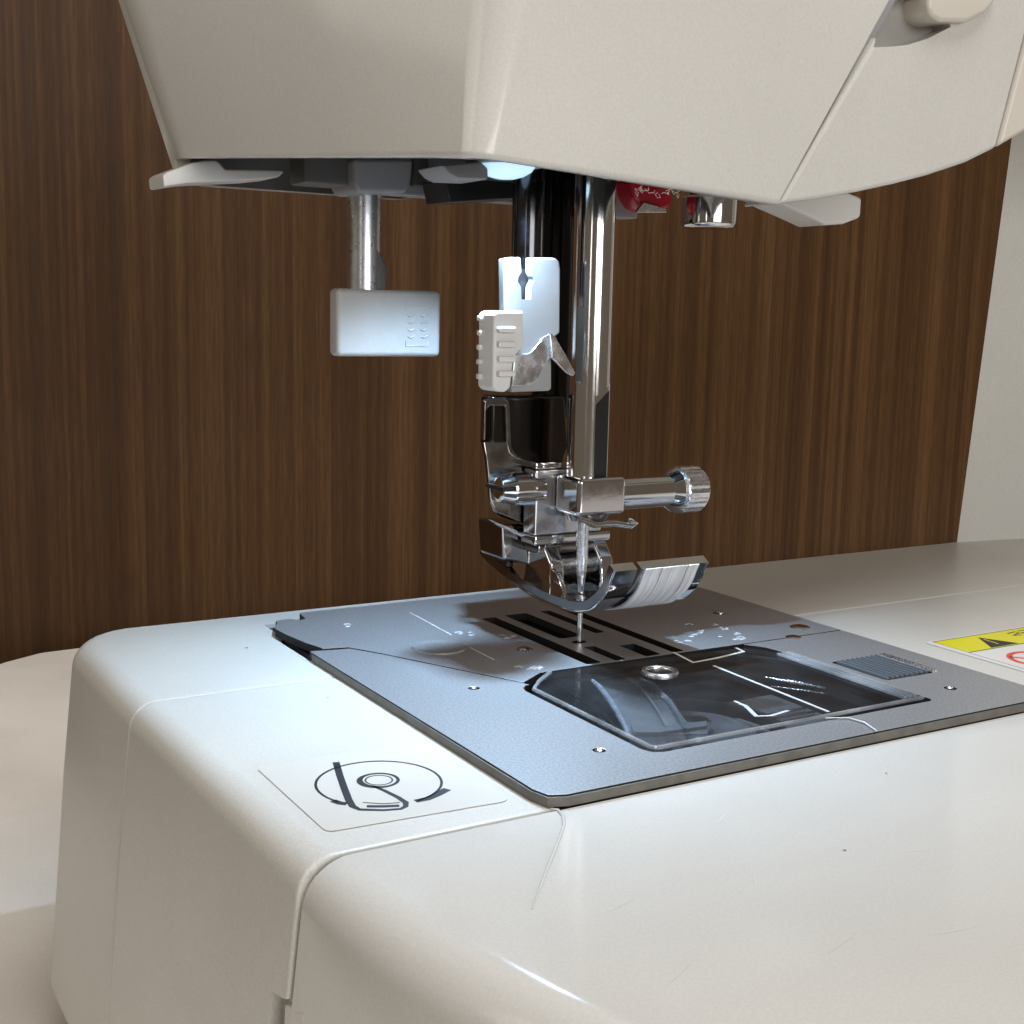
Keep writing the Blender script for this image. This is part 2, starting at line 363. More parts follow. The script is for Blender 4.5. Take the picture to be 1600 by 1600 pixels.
# the plates meet along the slanted gap, then along the cover opening
rear_outline = fillet([(-44.2, 39.0), (-40.4, 39.4), (-39.6, 37.4), (-37.9, 38.0), (-37.2, 43.2), (51.0, 43.2), (51.0, -14.2), (31, -14.2), (-17, -14.0), (-22.6, -17.8)], [1, .4, .4, .4, .6, 1, 0, 0, 0, 0], 3) + g1[::-1][1:-1] + [(-43.4, 16.2), (-44.6, 21.0), (-45.6, 28.0), (-45.9, 33.0)]
slots = [rect(-7.2, -4.2, -13.2, 23.6, .5), rect(-1.8, 3.2, 3.6, 24.0, .5), rect(6.5, 8.6, 4.2, 24.0, .5), rect(11.2, 13.6, -13.4, 24.0, .5),
         rect(-1.3, 0.9, -13.4, -3.4, .4), rect(5.2, 8.4, -13.4, -5.2, .4), circ(0.0, 0.1, 1.5, 16, 1.0),
         circ(-11.8, -0.3, 1.0, 14), circ(38.5, 7.0, 1.2, 14)]
needle_plate = plate_mesh("needle_plate", M_plate, SM, rear_outline, slots, -1.48, 0.0)
front_outline = [(-45.8, -62.2+3)] + [(-45.2, -61.6), (-43.4, -62.3), (51.0, -62.3), (51.0, -14.6), (31.2, -14.6)]
right_in = [(29.4, -24.0), (30.6, -54.9), (-23.4, -55.0), (-24.6, -53.2), (-24.6, -21.8), (-24.2, -20.4), (-23.2, -19.2)]
front_outline = [(-46.0, -58.8), (-45.3, -61.4), (-43.0, -62.3), (51.0, -62.3), (51.0, -14.6), (26.3, -14.6), (28.6, -18.0), (29.5, -24.2), (30.7, -54.2), (30.0, -55.1), (-22.6, -55.1), (-24.1, -54.4), (-24.7, -52.8), (-24.7, -21.9), (-24.2, -20.5), (-23.1, -19.3)] + g2[::-1] + [(-46.2, 14.9)]
fh = [circ(-31.3, -17.0, 0.9, 14), circ(-30.2, -50.5, 0.9, 14), circ(38.4, -51.6, 1.0, 14), fillet(ribs_area, .6, 3)]
bed_plate = plate_mesh("bed_plate", M_plate, SM, front_outline, fh, -1.48, 0.0)
# dull cut edge of the plate seen along its left and front sides
prism("plate_edge", M_edge, SM, [(-46.25, 14.0, BZ+0.05), (-46.25, -58.9, BZ+0.05), (-45.6, -61.7, BZ+0.05), (-43.0, -62.65, BZ+0.05), (51.0, -62.65, BZ+0.05), (51, -61.9, BZ+0.05), (-43, -61.9, BZ+0.05), (-45.0, -61.0, BZ+0.05), (-45.5, -58.5, BZ+0.05), (-45.5, 14, BZ+0.05)], (0, 0, 1.2), bevel=0)
# screw heads, pins and the thread dimple
def pin(x, y, r, h=0.35, m=M_chrome, parent=needle_plate):
    return lathe("pin", m, parent, (x, y, -1.2), (0, 0, 1), [(0, r), (1.2, r), (1.2+h*.6, r*.8), (1.2+h, r*.35)], 18)
for x, y, r in ((45.1, -9.3, 2.0), (38.6, 7.0, 1.0)): pin(x, y, r, .45)
for x, y in ((-31.3, -17.0), (-30.2, -50.5), (38.4, -51.6)): pin(x, y, .62, -.25, M_bright, bed_plate)
pin(-11.8, -.3, 1.5, .5)
pin(38.5, -15.5+0.9, 1.5, .3, M_chrome, bed_plate)
# oval screw on the left of the plate
sc = lathe("plate_screw", M_plate, needle_plate, (-24.8, 7.6, -1.0), (0, 0, 1), [(0, 4.9), (1.02, 4.9), (1.22, 4.7), (1.25, 4.4), (1.08, 3.9), (1.04, 3.0)], 40)
# printed guide line and size marks
ribbon("guide_line", M_print, needle_plate, pz([(640, 957), (705, 992)], 0), .22, 0.01)
ribbon("guide_line", M_print, needle_plate, pz([(735, 1012), (772, 1031)], 0), .20, 0.01)
rng = random.Random(3)
def smudge(px, py, k, w):
    for _ in range(k):
        p = on(px+rng.uniform(-w, w), py+rng.uniform(-w*.35, w*.35), z=0)
        l = rng.uniform(.5, 1.5); a = rng.choice((0, .5, 1.57, -0.6))
        ribbon("print_mark", M_print, needle_plate if p.y > -10 else bed_plate, [(p.x, p.y), (p.x+l*math.cos(a), p.y+l*math.sin(a)*.8), (p.x+l*1.2*math.cos(a+.9), p.y+l*.9*math.sin(a+.9))], rng.uniform(.3, .6), 0.012, .03)
smudge(1105, 985, 7, 26); smudge(1140, 997, 5, 24); smudge(1080, 1000, 4, 22)
smudge(725, 990, 4, 8); smudge(790, 995, 3, 12); smudge(815, 1043, 2, 6); smudge(845, 1044, 4, 12); smudge(545, 978, 2, 7)
# feed dogs
def feed_dog(x0, x1, y0, y1):
    bm = nb(); n = max(4, int((y1-y0)/1.1)); pts = []
    for i in range(n):
        y = y0+(y1-y0)*i/n; d = (y1-y0)/n
        pts += [(x0, y, -1.1), (x0, y+d*.7, -0.45)]
    pts += [(x0, y1, -1.1), (x0, y1, -6), (x0, y0, -6)]
    a_prism(bm, [(x, y, z-1.6) for x, y, z in pts], (x1-x0, 0, 0)); return fin("feed_dog", bm, M_fd, SM, 0)
feed_dog(-6.6, -4.9, -12, 21); feed_dog(11.7, 12.7, -12, 21); feed_dog(6.95, 8.0, 5, 21); feed_dog(-1.0, 2.2, 8, 20)

box("slot_shade_sheet", M_fd, SM, -9, 15, -14.4, 26, -2.6, -2.2, bevel=0)  # added black sheet, paints deep shade behind the slots
# ---- clear bobbin cover, bobbin and hook below it
cov = plate_mesh("bobbin_cover", M_clear, SM, fillet([(-23.8, -21.9), (-15.8, -15.0), (24.8, -16.9), (28.6, -24.0), (29.8, -54.2), (-23.8, -54.2)], [3, 6, 5, 4, 1.2, 2.5], 6), [], -1.3, 0.25, .3)
bm = nb(); a_tube(bm, [(x, y, .22) for x, y in [(-15.8, -15.2), (-20.4, -19.0), (-23.5, -22.4), (-23.5, -53.2), (-22.8, -53.9), (29.4, -53.9)]], .34, 8)
fin("cover_rim", bm, M_rim, cov, 60)
for k in range(3): box("cover_ridge", M_rim, cov, 25.8+k*1.15, 26.4+k*1.15, -53.5, -24, .25, .75, bevel=.15)
ribbon("cover_line", M_print2, cov, pz([(1115, 1040), (1295, 1112)], .3), .55, .27)
ribbon("cover_mark", M_print2, cov, pz([(1147, 1095), (1165, 1103), (1182, 1119), (1205, 1118), (1232, 1110)], .3), [.4, .7, .75, .6, .5], .27)
ribbon("cover_arrow", M_film, cov, pz([(1052, 1019), (1083, 1035), (1120, 1028), (1162, 1018), (1150, 1012)], .3), .55, .27)
ribbon("cover_scratch", M_print, cov, pz([(1290, 1122), (1325, 1121), (1350, 1128), (1370, 1142)], .3), [.25, .3, .35, .2], .28)
# black hook race with a clear bobbin inside
bm = nb(); a_lathe(bm, (-1.0, -34.5, -24), (0, 0, 1), [(0, 15.5), (17.5, 15.5), (18.4, 15.1), (18.4, 14.0), (12.0, 14.0)], 48)
race = fin("bobbin_case", bm, M_black, SM, 35)
bm = nb(); a_lathe(bm, (-1.0, -34.5, -17.0), (0, 0, 1), [(0, 10.3), (1.0, 10.3), (1.0, 4), (9.6, 4), (9.6, 10.3), (10.6, 10.3), (10.8, 9.9), (10.8, 3.3), (9.0, 3.0)], 44)
bobbin = fin("bobbin", bm, M_smoke, SM, 35)
bm = nb(); a_lathe(bm, (-1, -34.5, -8), (0, 0, 1), [(0, 2.9), (3.2, 2.9), (3.5, 2.6), (3.5, 1.7), (1.0, 1.6)], 24); fin("bobbin_hub", bm, M_chrome, bobbin, 35)
def arc(cx, cy, r, a0, a1, n=16): return [(cx+r*math.cos(math.radians(a0+(a1-a0)*i/n)), cy+r*math.sin(math.radians(a0+(a1-a0)*i/n))) for i in range(n+1)]
def under(pts, z): return [tuple(on(px, py, z=z)) for px, py in pts]
M_pale = mat("pale_bobbin_plastic", (.40, .44, .52), .3); M_mid = mat("grey_bobbin_plastic", (.10, .11, .125), .3); M_pale2 = mat("hazy_bobbin_edge", (.24, .26, .30), .4, var=.5, vscale=900)
tube("bobbin_edge", M_pale2, bobbin, under([(922, 1060), (936, 1073), (950, 1090), (964, 1112), (976, 1134), (983, 1150)], -2.6), [.25, .5, .55, .5, .45, .3], 8)
tube("bobbin_edge", M_mid, bobbin, under([(985, 1064), (1000, 1074), (1016, 1093), (1030, 1114), (1040, 1136)], -2.6), .22, 6)
tube("bobbin_edge", M_mid, bobbin, under([(1000, 1060), (1024, 1074), (1046, 1097), (1060, 1118), (1070, 1140)], -2.6), [.2, .4, .42, .45, .3], 6)
tube("bobbin_edge", M_mid, bobbin, under([(940, 1056), (962, 1051), (984, 1047), (1000, 1046)], -2.6), .4, 6)
prism("bobbin_flange", M_smoke, bobbin, under([(926, 1062), (985, 1054), (1022, 1070), (1050, 1098), (1072, 1132), (1105, 1134), (1105, 1152), (986, 1152), (975, 1128), (952, 1090)], -3.6), (0, 0, .5), bevel=0)
prism("bobbin_flange", M_mid, bobbin, under([(985, 1136), (1030, 1140), (1104, 1130), (1104, 1138), (1030, 1148), (990, 1148)], -3.0), (0, 0, .4), bevel=0)
tube("hook_ring", M_dchrome, SM, under([(870, 1072), (905, 1090), (935, 1112), (960, 1136)], -3.0), .3, 6)
tube("hook_ring", M_bright, SM, under([(1195, 1058), (1240, 1066), (1290, 1075)], -5.0), [.15, .45, .15], 6)
tube("hook_ring", M_bright, SM, under([(1205, 1072), (1250, 1078), (1292, 1084)], -6.0), [.1, .25, .1], 6)
prism("race_plate", M_dgrey, SM, [(13, -52, -14), (27, -52, -14), (27, -20, -11), (13, -20, -11)], (0, 0, .8), bevel=0)
rp_ = on(1031, 1050, z=.3)
bm = nb(); ring_ = [(rp_.x+2.7*math.cos(a_), rp_.y+2.7*math.sin(a_), .25) for a_ in [2*math.pi*i/28 for i in range(29)]]; a_tube(bm, ring_, .5, 8); fin("cover_ring", bm, M_bright, cov, 60)
lathe("cover_hole", M_black, cov, (rp_.x, rp_.y, .22), (0, 0, 1), [(0, 2.3), (.06, 2.3)], 24)
prism("thread_tray", M_dgrey, SM, [(12, -52, -9), (27, -52, -9), (27, -22, -9), (12, -22, -9)], (0, 0, 1.5))
for k, y in enumerate((-33, -35.2)): box("tray_rib", M_chrome, SM, 13, 25, y, y+.6, -7.4, -6.6, bevel=.2)
# ribbed slide button
M_slate = mat("slate_rib_plastic", (.11, .125, .14), .35)
lt = box("slide_button", mat("slate_plastic", (.02, .025, .03), .4), SM, 32.4, 43.2, -43.5, -31.2, -1.4, -0.25, bevel=.1)
for k in range(9): box("grip_rib", M_slate, lt, 32.8+k*1.15, 33.35+k*1.15, -43.3, -31.5, -0.3, 0.35, bevel=.15)
for k in range(2): box("slide_rail", M_bright, lt, 43.5+k*.8, 43.9+k*.8, -43.6, -31.2, -.1, .25, bevel=.1)

# ---- thread direction sticker on the bed
SZ = BZ+0.02
stk = flat("threading_sticker", M_film, SM, fillet([(-72.6, -31.8), (-72.6, -56.2), (-48.4, -57.6), (-48.4, -32.4)], 1.2, 4), SZ-.03, .05)
stk["label"] = "clear sticker printed with a bobbin threading diagram"
IZ = SZ+.03
CX, CY = -60.5, -44.5
def arc_to(r, a0, a1, w, n=40): return ribbon("ink_line", M_ink, stk, arc(CX, CY, r, a0, a1, n), w, IZ, .02)
def pix(pts, w): return ribbon("ink_line", M_ink, stk, pz(pts, IZ), w, IZ, .02)
arc_to(8.1, -78, 207, .36)
pix([(525, 1191), (531, 1212), (538, 1232), (545, 1250), (551, 1260), (562, 1265), (600, 1266), (626, 1264), (634, 1260), (634, 1254), (622, 1246), (600, 1235), (582, 1228)], [.95, .95, .95, .95, .9, .7, .6, .6, .7, .8, .7, .6, .5])
rc = on(592, 1219, z=IZ)
ribbon("ink_line", M_ink, stk, arc(rc.x, rc.y, 2.5, 0, 360, 32)[:-1], [.45+.45*max(0, math.cos(2*math.pi*i/32-3.4)) for i in range(32)], IZ, .02, closed=True)
ribbon("ink_line", M_ink, stk, arc(rc.x, rc.y, 1.75, 0, 360, 28)[:-1], .22, IZ, .02, closed=True)
pix([(567, 1254), (600, 1256), (625, 1254)], .22)
pix([(520, 1251), (531, 1255), (542, 1256)], 1.0)
pix([(573, 1260), (600, 1260), (624, 1259)], .75)
pix([(649, 1252), (668, 1248), (684, 1241), (699, 1233)], [1.0, 1.1, 1.2, 1.2])

# ---- warning label to the right of the plate
wl = flat("warning_label", M_white, SM, fillet([(62.6, -24.4), (62.6, -70), (128, -70), (128, -24.4)], 1.0, 3), SZ, .06)
wl["label"] = "white warning label with a yellow strip and a red prohibition ring"
YZ = SZ+.065
flat("yellow_strip", M_yellow, wl, [(64.3, -25.3), (64.3, -33.6), (127, -33.6), (127, -25.3)], YZ, .02)
ribbon("label_outline", M_olive, wl, [(64.3, -25.2), (64.3, -33.7), (127, -33.7), (127, -25.2)], .32, YZ+.003, .025, closed=True)
ribbon("label_outline", M_grey, wl, [(64.1, -33.9), (64.1, -69)], .22, YZ+.003, .02)
tri = pz([(1528, 996), (1549, 1012), (1592, 1005)], YZ+.03)
flat("warning_triangle", M_ink, wl, tri, YZ+.022, .02)
ribbon("triangle_bolt", M_yellow, wl, pz([(1537, 999), (1560, 1006)], YZ+.03), .35, YZ+.045, .01)
for pts in ([(1574, 990), (1586, 987), (1592, 989), (1583, 993), (1596, 992)], [(1590, 986), (1604, 984), (1612, 987)], [(1600, 990), (1614, 988)]):
    ribbon("label_writing", M_ink, wl, pz(pts, YZ+.03), .42, YZ+.022, .02)
for k in range(3): ribbon("label_writing", M_ink, wl, [(86+k*5, -28+.3*k), (89+k*5, -28), (88+k*5, -31)], .5, YZ+.022, .02)
rc2 = on(1617, 1031, z=YZ)
ribbon("red_ring", M_red, wl, arc(rc2.x+1.0, rc2.y, 5.0, 0, 360, 40)[:-1], 1.05, YZ, .03, closed=True)
ribbon("red_bar", M_red, wl, [(rc2.x-2.6, rc2.y+3.4), (rc2.x+4.2, rc2.y-3.6)], .8, YZ, .03)
ribbon("hand_pictogram", M_ink, wl, [(rc2.x-2.2, rc2.y-.4), (rc2.x, rc2.y-1.6), (rc2.x+2.5, rc2.y-1.2), (rc2.x+3.2, rc2.y+1.0)], .35, YZ+.03, .02)

# ---- pillar at the right
pil = fillet([(160, 51), (186, 47.2), (205, 30), (212, -40), (290, -40), (290, 51)], [0, 12, 14, 8, 2, 0], 6)
bm = nb(); lo = [bm.verts.new((x, y, BZ-.5)) for x, y in pil]; hi = [bm.verts.new((x+12.5, y, 140)) for x, y in pil]
bm.faces.new(hi); bm.faces.new(lo[::-1])
for i in range(len(pil)): bm.faces.new((lo[i], lo[(i+1) % len(pil)], hi[(i+1) % len(pil)], hi[i]))
fin("pillar", bm, M_bed, SM, 40)

# ---- head: a hollow moulding, open below
def seam_x(z): return 10.0+(z-76.3)*0.70
def head_ring(z, off=0.0, bottom=None):
    """plan of the head at height z; off = inset of the inner wall"""
    k = (z-79)/61.0
    fl = Vector((-44+12*k, -38+6*k)); rl = Vector((-63.5-20*k, 34)); bl = Vector((-57-18*k, 49)); br = Vector((seam_x(z)+22, 49)); fr = Vector((seam_x(z)-.8, -35.5+3*k))
    if off:
        fl += Vector((off, off)); rl += Vector((off, -off*.3)); bl += Vector((off, -off)); br += Vector((-off, -off)); fr += Vector((-off, off))
    r = 4.0+10*max(0, k)
    f_ = fillet([fl, fr, br, bl, rl], [max(.8, r-off*.5), .6, 2, 9, 14], 10); out = []
    for c_ in range(5):
        g_ = f_[c_*11:c_*11+11]; out += g_; p_, q_ = g_[-1], f_[(c_*11+11) % 55]
        out += [(p_[0]+(q_[0]-p_[0])*i/9, p_[1]+(q_[1]-p_[1])*i/9) for i in range(1, 9)]
    return out
def zb(x, y):                                # height of the lower rim
    if y < -30: return 79.0-2.6*(x+44)/54.0
    if x < -40:
        t_ = min(1, max(0, (y+38)/72)); return 79.0+4.6*t_ if y < 36 else 80.6
    if y > 30: return 80.6+8*min(1, max(0, (x+8)/14))
    return 76.6+12*(y+36)/84
ro = head_ring(79); n_ = len(ro); zs = [85, 95, 108, 124, 142]
bm = nb(); outer = []; 
for off_, dz_ in ((.55, 0), (.16, .2), (.04, .5), (0, .9)):
    outer.append([bm.verts.new((x, y, zb(*ro[i])+dz_)) for i, (x, y) in enumerate(head_ring(79, off_))])
for t_ in [i/16 for i in range(1, 17)]:
    outer.append([bm.verts.new((x, y, zb(*ro[i])+.9+(141-zb(*ro[i]))*t_)) for i, (x, y) in enumerate(head_ring(79+63*t_))])
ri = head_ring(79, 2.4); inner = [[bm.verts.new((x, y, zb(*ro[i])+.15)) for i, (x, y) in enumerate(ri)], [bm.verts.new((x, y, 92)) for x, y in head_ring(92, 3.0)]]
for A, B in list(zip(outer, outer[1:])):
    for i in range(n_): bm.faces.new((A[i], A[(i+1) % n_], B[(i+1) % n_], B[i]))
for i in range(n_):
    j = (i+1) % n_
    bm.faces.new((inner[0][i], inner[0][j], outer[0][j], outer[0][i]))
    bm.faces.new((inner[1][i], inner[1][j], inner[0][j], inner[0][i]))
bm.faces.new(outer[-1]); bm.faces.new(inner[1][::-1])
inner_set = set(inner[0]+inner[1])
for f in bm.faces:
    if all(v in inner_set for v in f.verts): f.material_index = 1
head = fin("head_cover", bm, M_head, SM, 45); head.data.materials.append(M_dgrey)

# ---- arm to the right of the slanted joint
low = [on(px, py, y=-35.5) for px, py in ((1212, 320), (1275, 311), (1340, 300), (1400, 287), (1450, 274), (1510, 254), (1557, 231), (1600, 205))]
low = [(p.x, p.z) for p in low]
low[0] = (seam_x(76.4)+.6, 76.4)
j0 = on(1556, 231, y=-35.5); j1 = on(1600, 62, y=-35.5)
def jx(z): return j0.x+(z-j0.z)*(j1.x-j0.x)/(j1.z-j0.z)
poly_a = low[:-1]+[(jx(142), 142), (seam_x(142)+.6, 142)]
arm = prism("arm_front_panel", M_head, SM, [(x, -35.5, z) for x, z in poly_a], (0, 9, 0), bevel=.7, seg=3)
prism("arm_body", M_beige, SM, [(x+1.5, -26.4, z+12+.1*max(0, x-20)) for x, z in low]+[(78, -26.4, 115), (290, -26.4, 130), (290, -26.4, 141.5), (seam_x(141), -26.4, 141.5)], (0, 74, 0), bevel=.5)
poly_b = [(j0.x+.25, j0.z+.1), low[-1], (78, 99.5), (92, 108), (112, 116), (150, 122), (290, 124), (290, 142), (jx(142)+.3, 142)]
prism("arm_cover", M_beige, SM, [(x, -35.9, z) for x, z in poly_b], (0, 9.3, 0), bevel=.8, seg=3)
prism("joint_strip", M_grey, SM, [(seam_x(z_)+dx, -33.9, z_) for z_, dx in ((77.6, -1.2), (77.6, 1.0), (141, 1.0), (141, -1.2))], (0, 3, 0), bevel=0)
M_lgrey = mat('warm_grey_plastic', (.36, .345, .32), .5)
# recess for the thread path with its beige guard
rec = [on(px, py, y=-35.5) for px, py in ((1366, 74), (1398, -6), (1470, -6), (1486, 42), (1450, 60), (1420, 70), (1392, 73))]
c = nb(); a_prism(c, [(p.x, -37, p.z) for p in rec], (0, 6.5, 0)); cut(arm, c)
c = nb(); a_prism(c, [(p.x, -37, p.z) for p in rec], (0, 6, 0)); 
prism("thread_recess", M_lgrey, SM, [(p.x, -31.9, p.z) for p in rec], (0, 1.5, 0), bevel=0)
gp = [on(px, py, y=-36.5) for px, py in ((1446, -10), (1446, 16), (1452, 28), (1466, 35), (1506, 35), (1534, 22), (1562, -10))]
prism("thread_guard", M_beige, SM, [(p.x, -37.2, p.z) for p in gp], (0, 7, 0), bevel=.9, seg=3)
# faint moulded line on the front of the head
ml = [on(px, py, y=-36.2) for px, py in ((778, 12), (790, 27), (830, 29), (905, 31))]

# ---- things below the head
# LED lamp: lens dome, housing and the light it gives
LX, LY, LZ = -20.9, -5.8, 82.0
lamp = lathe("lamp_lens", M_lens, SM, (LX, LY, LZ+1.5), (0, 0, -1), [(0, 5.0), (1.2, 4.9), (2.2, 4.2), (2.9, 3.0), (3.3, 1.6), (3.4, .3)], 30)
bm = nb(); a_lathe(bm, (LX, LY, 92), (0, 0, -1), [(0, 6.5), (9.6, 6.5), (9.8, 6.2), (9.8, 5.2), (6, 5.2)], 30); fin("lamp_socket", bm, M_grey, lamp, 35)
ld = bpy.data.lights.new("led_light", 'SPOT'); ld.energy = 1.28; ld.color = (0.50, 0.735, 1.0); ld.shadow_soft_size = 0.0016; ld.spot_size = math.radians(124); ld.spot_blend = 1.0
lo_ = bpy.data.objects.new("led_light", ld); COL.objects.link(lo_); lo_.location = (LX*S, LY*S, (LZ-1.95)*S)
sk = [on(px, py, y=-8) for px, py in ((690, 258), (752, 252), (764, 262), (764, 281), (716, 279), (702, 272))]
prism("lamp_housing", M_grey, SM, [(p.x, -8, p.z) for p in sk], (0, 9, 0), bevel=.5)
box("lamp_bracket", M_grey, SM, -34, 8, 26, 30, 79.5, 90, bevel=.6)
gb = [on(px, py, y=12) for px, py in ((694, 279), (815, 284), (815, 310), (703, 317))]
prism("black_guide_block", M_black, SM, [(p.x, 12, p.z) for p in gb], (0, 9, 0), bevel=.4)
for k in range(3):
    p = on(872, 288+k*20, y=22); box("guide_bracket", M_grey, SM, p.x-6, p.x+7, 22, 25, p.z-1.6, p.z+1.2, bevel=.3)

# needle bar, clamp and needle
NB = lathe("needle_bar", M_bar, SM, (0.5, 0, 26), (0, 0, 1), [(0, 3.4), (.5, 3.68), (64, 3.68)], 48)
nn = Vector((RGT.x-_f.x, RGT.y-_f.y, 0)).normalized(); tt = Vector((-nn.y, nn.x, 0))
def bar_box(d0, d1, w0, w1, z0, z1, slope=0):
    base = Vector((.5, 0, 0)); pts = [base+nn*d0+tt*w0, base+nn*d1+tt*w0, base+nn*d1+tt*w1, base+nn*d0+tt*w1]
    bm_ = nb(); lo_v = [bm_.verts.new((p_.x, p_.y, z0)) for p_ in pts]; hi_v = [bm_.verts.new((p_.x, p_.y, z1+(slope if i_ in (2, 3) else 0))) for i_, p_ in enumerate(pts)]
    bm_.faces.new(lo_v[::-1]); bm_.faces.new(hi_v)
    for i_ in range(4): bm_.faces.new((lo_v[i_], lo_v[(i_+1) % 4], hi_v[(i_+1) % 4], hi_v[i_]))
    return bm_
cut(NB, bar_box(3.15, 8, -5, 5, 20, 43, 6))
fin("bar_flat", bar_box(3.1, 3.18, -1.75, 1.75, 30.4, 43.4, 2.4), M_black, NB, 0)
lathe("bar_ring", M_brass, NB, (3.0, -1.2, 34.0), (1, -.5, 0), [(0, 1.1), (.8, 1.15), (.9, .6)], 18)
cl = box("needle_clamp", M_chrome, SM, -4.1, 6.1, -4.6, 3.2, 23.9, 30.6, bevel=.85, seg=3)
lathe("clamp_collar", M_dchrome, cl, (0.5, -.4, 22.6), (0, 0, 1), [(0, 3.4), (1.5, 4.2)], 28)
lathe("clamp_screw", M_chrome, cl, (6.0, -1.0, 27.1), (1, 0, 0), [(0, 2.95), (11.6, 2.95), (12.4, 3.6), (13.2, 4.1)], 36)
lathe("knurled_knob", M_bright, cl, (18.6, -1.0, 27.1), (1, 0, 0), [(0, 3.2), (1.2, 4.2), (1.7, 4.45), (5.6, 4.45), (6.3, 4.0), (6.4, 2.2), (5.9, 1.9)], 72, rfun=lambda i, h: (1.0 if i % 4 < 2 else .945) if 1.5 < h < 6.2 else 1)
nd = lathe("needle", M_bright, SM, (0, 0, -2.5), (0, 0, 1), [(0, .12), (2.2, .42), (6, .5), (13.0, .55), (15.5, .95), (18, 1.08), (27.5, 1.1)], 20)
wr = [on(px, py, y=-4.0) for px, py in ((905, 811), (930, 820), (960, 818), (985, 822), (993, 818), (984, 814))]
tube("thread_guide_wire", M_chrome, cl, [(p.x, p.y, p.z) for p in wr], .62, 8)

# threader rod with white threader
M_thr = mat("threader_plastic", (.31, .305, .30), .38, var=.04, vscale=150)
rod = lathe("threader_rod", mat("black_oxide_steel", (.10, .10, .11), .16, 1, rvar=.05, vscale=200), SM, (-13.2, -0.4, 62), (0, 0, 1), [(0, 2.7), (29, 2.7)], 36)
TY = -5.0
def tp(px, py): p = on(px, py, y=TY); return (p.x, TY, p.z)
ol = [(786, 404), (800, 402), (868, 403), (874, 408), (876, 420), (875, 520), (862, 530), (862, 608), (858, 611), (800, 613), (793, 560), (787, 500)]
thr = prism("needle_threader", M_thr, SM, [tp(*q) for q in ol], (0, 1.7, 0), bevel=.3, seg=2)
prism("threader_body", M_thr, thr, [tp(*q) for q in ((832, 478), (870, 478), (870, 516), (856, 530), (856, 604), (836, 604))], (0, 7, 0), bevel=.3).location.y = 0.0017
sl = [(811, 395), (813, 404), (815, 425), (810, 433), (809, 440), (814, 448), (815, 468), (829, 468), (830, 448), (834, 440), (833, 433), (829, 424), (830, 404), (832, 395)]
c = nb(); a_prism(c, [(x, TY-1, z) for x, y, z in map(lambda q: tp(*q), sl)], (0, 5.5, 0)); cut(thr, c)
bm = nb(); a_prism(bm, [(x, TY+4.3, z) for x, y, z in map(lambda q: tp(*q), ((806, 420), (836, 420), (836, 472), (806, 472)))], (0, .12, 0)); sb = fin("slot_back", bm, M_black, thr, 0); sb.location.y = -0.0022
BY = TY-2.4
def bp_(px, py): p_ = on(px, py, y=BY); return (p_.x, BY, p_.z)
bt = [bp_(*q) for q in ((772, 490), (778, 486), (818, 486), (819, 540), (803, 560), (798, 606), (790, 613), (776, 612), (770, 606))]
btn = prism("threader_button", M_white, thr, bt, (0, 5.2, 0), bevel=.5, seg=3)
bxl = min(p[0] for p in bt)
for k in range(5):
    p0 = on(774, 514+23.0*k, y=BY)
    if k < 4: box("button_rib", M_white, btn, p0.x+.2, p0.x+3.4, BY-.95, BY+.2, p0.z-.55, p0.z+.4, bevel=.28)
    box("button_rib", M_white, btn, bxl-.55, bxl+.4, BY+3.6, BY+4.9, p0.z+1.2, p0.z+2.1, bevel=.28)
# bent metal hook plate
hk = [tp(*q) for q in ((800, 556), (826, 551), (845, 527), (858, 520), (866, 528), (861, 556), (850, 564), (838, 592), (822, 602), (797, 603))]
hook = prism("threader_hook", M_bright, thr, [(x, TY-.75, z) for x, y, z in hk], (0, .6, 0), bevel=.12)
h2 = [on(*q, y=TY-1.4) for q in ((858, 520), (867, 527), (885, 558), (898, 583), (894, 588), (884, 583), (862, 560))]
prism("hook_tip", M_bright, hook, [(p.x, TY-1.6, p.z) for p in h2], (.2, .8, 0), bevel=.15)
lathe("threader_pin", M_dchrome, thr, (on(820, 440, y=0).x-.7, -2.2, on(820, 440, y=TY).z), (0, 1, 0), [(0, 1.15), (2, 1.15)], 20)

# presser bar, holder, screw and ankle
lathe("presser_bar", mat("dark_presser_bar", (.035, .034, .035), .2, 1), SM, (1.0, 13.5, 40), (0, 0, 1), [(0, 3.6), (50, 3.6)], 40)
HY = 9.0
def hp(px, py): p = on(px, py, y=HY); return (p.x, HY, p.z)
hol = prism("presser_holder", mat("black_reflection_chrome", (.08, .074, .07), .14, 1), SM, [hp(*q) for q in ((768, 618), (884, 618), (890, 700), (880, 728), (880, 812), (842, 830), (832, 822), (795, 812), (782, 790), (772, 720), (766, 690))], (0, 4.2, 0), bevel=.8, seg=3)  # holder is chrome; its dark reflections are painted as near-black
prism("holder_frame", M_dchrome, hol, [(p[0], HY-.8, p[2]) for p in map(lambda q: hp(*q), ((754, 626), (760, 622), (786, 622), (793, 628), (796, 700), (806, 712), (802, 716), (792, 708), (788, 690), (786, 634), (762, 634), (757, 640), (756, 686), (752, 688)))], (0, 1.2, 0), bevel=.25)
prism("holder_cheek", M_dchrome, hol, [(p[0], HY-.6, p[2]) for p in map(lambda q: hp(*q), ((753, 690), (790, 690), (800, 712), (832, 722), (834, 812), (812, 816), (772, 800), (764, 780), (758, 720)))], (0, 1.0, 0), bevel=.3)
prism("holder_lip", M_bright, hol, [(p[0], HY-.4, p[2]) for p in map(lambda q: hp(*q), ((766, 812), (800, 826), (832, 836), (836, 846), (806, 836), (780, 822)))], (0, 1.4, 0), bevel=.2)
sp = on(836, 762, y=6.0)
